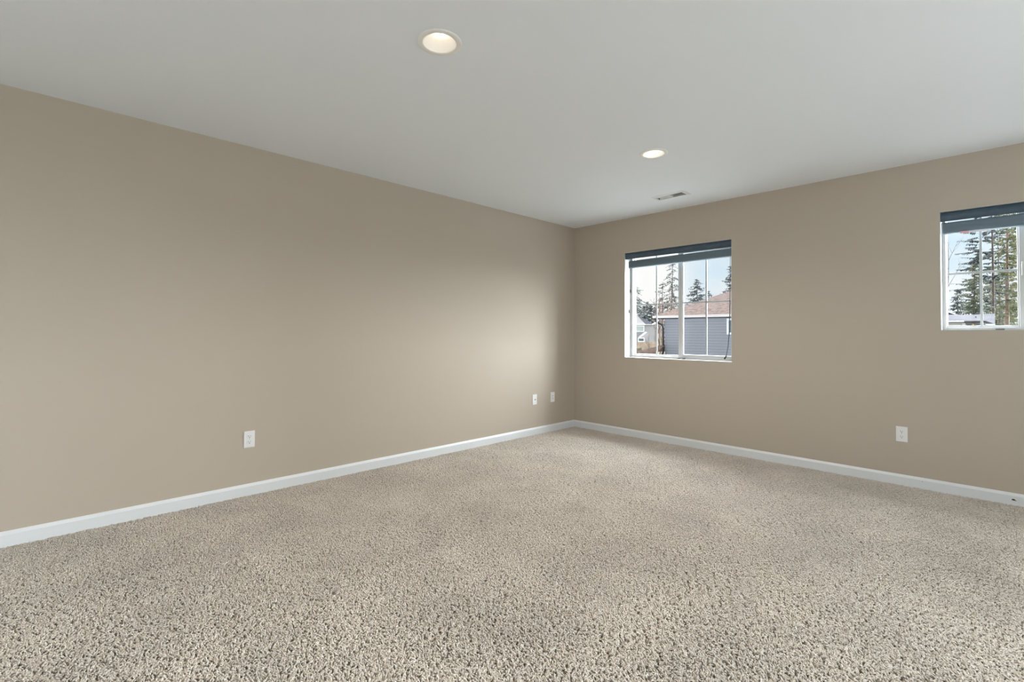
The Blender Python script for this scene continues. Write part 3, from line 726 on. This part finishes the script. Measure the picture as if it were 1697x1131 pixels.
# --- low grey house in the right window (square to this house too)
WORLD_AXES = True
h = House('low_gray_house', 1, 49, 'low lilac grey house with a pale grey roof, under the firs in the right window', 'house')
h.boxes('wall', M['pinkwall'], [(-3, 1.72, 45.5, 52, G, 2.2)])
h.boxes('recessed_wall', M['pinkwall'], [(1.72, 2.9, 46.8, 52, G, 2.2)])
h.boxes('wing_wall', M['pinkwall'], [(2.9, 3.30, 45.7, 52, G, 1.93)])
h.poly('roof', M['lightgrey_shingle'], [(-3.4, 45, 2.27), (2.9, 45, 2.25), (2.9, 44.98, 2.02), (3.38, 44.98, 2.02), (3.38, 48.5, 2.88), (1.75, 48.5, 2.82), (1.05, 48.5, 2.86), (.6, 48.5, 3.08), (-3.4, 48.5, 3.08)],
       [(0, 1, 5, 6, 7, 8), (1, 4, 5), (1, 2, 3, 4)], .10)
h.poly('rear_roof', M['lightgrey_shingle'], [(-3.4, 48.6, 3.05), (.6, 48.6, 3.05), (1.05, 48.6, 2.83), (1.75, 48.6, 2.79), (3.38, 48.6, 2.84), (3.38, 52.4, 2.2), (-3.4, 52.4, 2.2)], [(0, 1, 2, 6), (2, 3, 5, 6), (3, 4, 5)], .10)
h.boxes('fascia', M['wtrim'], [(-3.4, 1.75, 44.94, 45.0, 2.17, 2.29)])
h.boxes('fascia', M['wtrim'], [(2.9, 3.40, 44.92, 44.98, 1.93, 2.03)])
h.boxes('soffit', M['gutter'], [(-3.4, 2.9, 45.0, 45.5, 2.12, 2.17)])  # dark soffit colour draws the thin shade line below these eaves
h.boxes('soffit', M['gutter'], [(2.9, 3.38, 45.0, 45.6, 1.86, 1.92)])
h.boxes('corner_board', M['wtrim'], [(1.62, 1.80, 45.42, 45.5, G, 2.08)])
h.boxes('corner_board', M['wtrim'], [(3.22, 3.33, 45.6, 45.7, G, 1.85)])
h.boxes('garage_door', mat('slate_door', (.24, .26, .32), .6), [(1.85, 2.55, 46.7, 46.8, G, 2.0)])
h.boxes('side_door', mat('slate_blue_door', (.28, .31, .38), .6), [(2.95, 3.2, 45.62, 45.7, G, 1.80)])
for x, y, z in ((2.30, 46.6, 2.56), (3.0, 45.5, 2.22)): h.boxes('roof_vent', M['gutter'], [(x, x + .09, y, y + .1, z, z + .06)])
WORLD_AXES = False

# --- trees
def conifer(px, D, ztop, rad, start, label, group, needle='needle_dark', bark='bark', seed=1, whorls=26, per=5, sparse=.0, droop=.28, tr=.22, name='fir_tree', clump=1.0, power=.85, lean=0.0):
    rnd = random.Random(seed); k = D / 795.; X0 = (px - 846.6) * k
    base = Vector(W(X0, D, G)); e = empty(name, base, label=label, cat='tree', group=group)
    ht = ztop - G; vs = []; fs = []
    n = 10
    tx = lambda t: Vector((lean * t * ht + .15 * math.sin(3 * t + seed), .1 * math.sin(2.2 * t + seed * 2), 0)) 
    tube(vs, fs, [tx(i / n) + Vector((0, 0, ht * i / n)) for i in range(n + 1)], [tr * (1 - .95 * i / n) + .015 for i in range(n + 1)], 7)
    fv = []; ff = []
    for wv in range(whorls):
        t = start + (1 - start) * ((wv + .3) / whorls); z = ht * t; u = (t - start) / (1 - start)
        R = rad * (1 - u) ** power + .12
        for b in range(per):
            if rnd.random() < sparse: continue
            a = 2 * math.pi * (b + rnd.random()) / per; L = R * rnd.uniform(.62, 1.15)
            d = Vector((math.cos(a), math.sin(a), 0)); side = Vector((-d.y, d.x, 0))
            zz = z + rnd.uniform(-.4, .4) * ht / whorls; o = tx(t) + Vector((0, 0, zz)); pts = []
            dr = droop * rnd.uniform(.5, 1.4); up_ = rnd.uniform(-.12, .34)
            for q in range(5):
                s = q / 4; pts.append(o + d * L * s + Vector((0, 0, up_ * L * s - dr * L * s * s + .10 * L * max(0, s - .7))))
            tube(vs, fs, pts, [.035 * (1 - .7 * q / 4) * max(.5, L / 3) for q in range(5)], 3)
            m_ = max(3, int(L * 4.2))
            for q in range(m_):
                s = (q + .6) / m_
                if s < .18: continue
                i0 = min(3, int(s * 4)); p = pts[i0].lerp(pts[i0 + 1], s * 4 - i0)
                for sd in (-1, 1, 0):
                    if rnd.random() < .12: continue
                    ln = (.22 + .42 * (1 - s) * min(1, L / 3) + .10) * rnd.uniform(.7, 1.25) * clump; w_ = ln * rnd.uniform(.28, .5)
                    if sd: dirv = (side * sd * .85 + d * .55 + Vector((0, 0, rnd.uniform(-.45, -.02)))).normalized()
                    else: dirv = (d * .5 + Vector((0, 0, -.9)) + side * rnd.uniform(-.3, .3)).normalized(); ln *= .75
                    wd = dirv.cross(Vector((rnd.uniform(-.4, .4), rnd.uniform(-.4, .4), 1))).normalized() * w_ * .5
                    th = Vector((0, 0, w_ * .35)); b0 = len(fv)
                    for c in (p - wd * .4, p + wd * .4, p + dirv * ln * .55 + wd, p + dirv * ln, p + dirv * ln * .55 - wd, p + dirv * ln * .4 + th): fv.append(tuple(c))
                    ff += [(b0, b0 + 1, b0 + 5), (b0 + 1, b0 + 2, b0 + 5), (b0 + 2, b0 + 3, b0 + 5), (b0 + 3, b0 + 4, b0 + 5), (b0 + 4, b0, b0 + 5), (b0 + 4, b0 + 3, b0 + 2, b0 + 1, b0)]
    rawobj('trunk', vs, fs, M[bark], e, True); rawobj('foliage', fv, ff, M[needle], e)
    return e
def zpx(py, D, h0=554.0): return 1.137 + (h0 - py) * D / 795.
GT = 'trees beyond the houses'
# left window
conifer(1047, 106, zpx(452, 106), 4.0, .52, 'fir tree cut off by the left edge of the left window', GT, seed=2, whorls=24, per=6, droop=.45)
conifer(1113.5, 84, zpx(428, 84), 2.4, .42, 'tallest thin fir with sparse drooping branches, in the left window', GT, seed=5, whorls=20, per=5, sparse=.25, droop=.5, tr=.24, clump=.85, power=.5)
conifer(1098.5, 94, zpx(466, 94), 2.2, .42, 'ragged bushy fir just left of the tallest one in the left window', GT, seed=9, whorls=14, per=5, sparse=.2, droop=.15, clump=1.1, power=.5)
conifer(1153.5, 70, zpx(463, 70), 4.0, .40, 'neat triangular fir above the brown roof, in the middle of the left window', GT, seed=12, whorls=15, per=8, droop=.2, clump=1.0)
conifer(1176.5, 82, zpx(481, 82), 3.0, .45, 'small round-topped fir peeking over the brown roof, right of the triangular one', GT, seed=15, whorls=11, per=7, droop=.1)
conifer(1213, 60, zpx(436, 60), 2.3, .45, 'dark fir rising behind the brown roof at the right edge of the left window', GT, seed=18, whorls=15, per=7, droop=.12, clump=1.0, power=.6)
for i, (p, y, D, R) in enumerate(((1067, 506, 160, 2.6), (1072.5, 499, 173, 3.0), (1079, 504, 147, 2.6), (1086, 508, 186, 3.0), (1061, 512, 198, 3.0))):
    conifer(p, D, zpx(y, D), R, .05, ['distant bluish fir, second from the left of the far row', 'distant bluish fir with the highest tip of the far row', 'distant bluish fir right of the highest far one',
            'distant bluish fir at the right end of the far row', 'distant bluish fir at the left end of the far row'][i], 'distant row of bluish firs', seed=30 + i, whorls=16, per=6, droop=.1, clump=2.2)
# right window
GR = 'firs behind the low grey house'
conifer(1627, 94, 27, 4.6, .28, 'tall dark fir with long open branches, left of centre in the right window', GR, seed=41, whorls=26, per=5, sparse=.15, droop=.12, tr=.3, clump=1.25, power=.45)
conifer(1644.5, 71, 24, 2.2, .40, 'slim tall fir with a bare dark stem, in the middle of the right window', GR, seed=44, whorls=22, per=4, sparse=.3, droop=.1, tr=.24, clump=1.0, power=.35)
conifer(1657, 118, 34, 3.0, .45, 'thin fir with a very sparse crown, just left of the thick-trunked one', GR, seed=46, whorls=16, per=3, sparse=.35, droop=.1, tr=.2, clump=1.0, power=.3)
conifer(1670, 82, 27, 3.4, .24, 'thick-trunked olive green fir near the right side of the right window', GR, needle='needle_olive', bark='pbark', seed=49, whorls=30, per=6, sparse=.12, droop=.3, tr=.38, clump=1.2, power=.35)
conifer(1690, 108, 32, 4.8, .12, 'olive green fir cut by the right edge of the photograph', GR, needle='needle_olive', seed=52, whorls=30, per=6, sparse=.12, droop=.3, tr=.3, clump=1.2, power=.35)
conifer(1614, 64, zpx(437, 64, 556.7), 2.9, .10, 'full green fir of middle height directly above the low grey roof', GR, needle='needle_green', seed=55, whorls=24, per=7, droop=.18, clump=1.15, power=.7)
conifer(1650, 134, zpx(455, 134, 556.7), 6.0, .05, 'dense low fir filling the gap between the tall stems', GR, needle='needle_green', seed=57, whorls=22, per=7, droop=.2, clump=1.3, power=.6)
conifer(1590, 78, zpx(478, 78, 556.7), 1.9, .10, 'dark narrow fir behind the left part of the low grey roof', GR, seed=59, whorls=14, per=7, droop=.15, clump=1.4, power=.6)
conifer(1681, 150, zpx(490, 150, 556.7), 5.0, .02, 'short bushy fir standing low beside the thick trunk', GR, needle='needle_green', seed=61, whorls=16, per=7, droop=.2, clump=1.4, power=.6)
conifer(1662, 164, zpx(500, 164, 556.7), 5.5, .02, 'short bushy fir behind the end of the low grey roof', GR, needle='needle_green', seed=63, whorls=14, per=7, droop=.2, clump=1.5, power=.6)

conifer(1765, 96, 25, 4.0, .15, 'olive green fir standing beyond the right edge of the photograph', GR, needle='needle_olive', seed=67, whorls=22, per=6, droop=.25, tr=.3, clump=1.3, power=.5)
conifer(1850, 90, 22, 4.0, .15, 'dark fir furthest to the right, beyond the right edge of the photograph', GR, seed=69, whorls=22, per=6, droop=.25, tr=.3, clump=1.3, power=.6)

def bare_tree(px, D, ztop, spread, label, group=None, seed=1, mt='twig', name='bare_tree', depth=4, first=.3, tr=.12, nb=4, cat='tree', zb=G, bend=.5):
    rnd = random.Random(seed); k = D / 795.; base = Vector(W((px - 846.6) * k, D, zb)); e = empty(name, base, label=label, cat=cat, group=group)
    ht = ztop - zb; tv = []; tf = []; bv = []; bf = []
    n = 8; P = [Vector((.12 * math.sin(i + seed), .1 * math.cos(i * 1.3 + seed), ht * i / n)) for i in range(n + 1)]
    tube(tv, tf, P, [tr * (1 - .85 * i / n) for i in range(n + 1)], 6)
    def grow(o, d, L, r, lv):
        pts = [o]; dd = d.copy()
        for _ in range(4):
            dd = (dd + Vector((rnd.uniform(-.16, .16), rnd.uniform(-.16, .16), .10))).normalized(); pts.append(pts[-1] + dd * L / 4)
        tube(bv, bf, pts, [r * (1 - .18 * i) for i in range(5)], 4)
        if lv:
            for _ in range(3):
                q = rnd.uniform(.35, 1); i0 = min(3, int(q * 4)); p = pts[i0].lerp(pts[i0 + 1], q * 4 - i0)
                nd = (dd + Vector((rnd.uniform(-.8, .8), rnd.uniform(-.8, .8), rnd.uniform(-.1, .6)))).normalized(); grow(p, nd, L * rnd.uniform(.4, .62), r * .5, lv - 1)
    for b in range(nb):
        t = first + (1 - first) * b / nb; i0 = min(n - 1, int(t * n)); p = P[i0].lerp(P[i0 + 1], t * n - i0)
        a = rnd.uniform(0, 6.28); d = Vector((math.cos(a) * bend, math.sin(a) * bend, 1)).normalized(); grow(p, d, spread * (1.2 - .6 * t), tr * .38, depth - 2)
    rawobj('trunk', tv, tf, M['pbark'] if mt == 'pbark' else M[mt], e, True); rawobj('twigs', bv, bf, M[mt], e, True)
    return e
bare_tree(1571.5, 58, 14.5, 3.4, 'leafless tree with a few long thin branches at the left of the right window', None, 71, 'grey_twig', tr=.085, nb=9, first=.45, bend=.55)
BT_ = 'leafless trees behind the brown roof'
lab = ['leafless brown tree left of the tall fir, leftmost of the clump', 'leafless brown tree second from the left of the clump by the tall fir', 'leafless brown tree directly under the ragged fir', 'leafless brown tree between the ragged fir and the tall fir', 'leafless brown tree just under the tallest fir', 'leafless brown tree right of the tallest fir, end of the clump']
for i, (p, y) in enumerate(((1088, 508), (1093, 500), (1099, 503), (1105, 499), (1110.5, 488), (1117.5, 504))):
    bare_tree(p, 62 + 3 * i, zpx(y, 62 + 3 * i), 2.0, lab[i], BT_, 80 + i, 'twig', tr=.15, nb=8, first=.3, bend=.35)

def shrub(px, D, ztop, r, label, mt, seed, group=None, name='shrub'):
    rnd = random.Random(seed); k = D / 795.; base = Vector(W((px - 846.6) * k, D, G)); e = empty(name, base, label=label, cat='shrub', group=group)
    fv = []; ff = []; sv = []; sf = []; h_ = ztop - G
    for s in range(9):
        a = rnd.uniform(0, 6.28); tip = Vector((math.cos(a) * r * .6, math.sin(a) * r * .6, h_ * rnd.uniform(.6, .95)))
        tube(sv, sf, [Vector((0, 0, 0)), tip * .5 + Vector((0, 0, .1)), tip], [.04, .03, .012], 4)
    for i in range(750):
        u = rnd.uniform(-1, 1); a = rnd.uniform(0, 6.28); rr = rnd.uniform(.55, 1.0) ** .5; q = math.sqrt(max(0, 1 - u * u))
        lump = 1 + .18 * math.sin(3 * a + seed) * math.cos(4 * u)
        p = Vector((math.cos(a) * q * r * rr * lump, math.sin(a) * q * r * rr * lump, h_ * .5 + u * h_ * .5 * rr)); s_ = rnd.uniform(.07, .15) * max(1, r)
        d1_ = Vector((rnd.uniform(-1, 1), rnd.uniform(-1, 1), rnd.uniform(-.6, 1))).normalized(); d2_ = d1_.cross(Vector((rnd.uniform(-1, 1), rnd.uniform(-1, 1), rnd.uniform(-1, 1)))).normalized()
        b0 = len(fv)
        for c in (p - d1_ * s_, p + d2_ * s_ * .5, p + d1_ * s_, p - d2_ * s_ * .5): fv.append(tuple(c))
        ff.append((b0, b0 + 1, b0 + 2, b0 + 3))
    rawobj('stems', sv, sf, M['twig'], e, True); rawobj('leaves', fv, ff, M[mt], e)
shrub(1056, 46, zpx(579, 46), 1.0, 'dark green shrub in the lower left corner of the left window', 'dark_leaf', 1)
shrub(1067, 44, zpx(583, 44), .6, 'pale yellowish shrub right of the dark green one', 'olive_leaf', 2)
shrub(1064, 40, zpx(588, 40), .8, 'low dark shrub along the bottom of the left window', 'dark_leaf', 3)
shrub(1108, 29.5, zpx(588, 29.5), .45, 'olive shrub beneath the porch roof beside the blue grey wall', 'olive_leaf', 4)
shrub(1096.5, 72, zpx(558, 72), .75, 'olive brown shrub beside the downspout', 'olive_leaf', 5)
shrub(1615, 33.2, zpx(536, 33.2, 556.7), .42, 'yellow green shrub in front of the low grey house', 'olive_leaf', 6)
bare_tree(1075, 70, zpx(560, 70), 1.3, 'leafless reddish shrub in front of the tan fence', None, 91, 'twig', 'bare_shrub', tr=.05, nb=12, first=.05, cat='shrub', bend=.8)
bare_tree(1090, 66, zpx(562, 66), 1.2, 'leafless shrub just left of the porch roof', None, 93, 'twig', 'bare_shrub', tr=.05, nb=10, first=.05, cat='shrub', bend=.8)
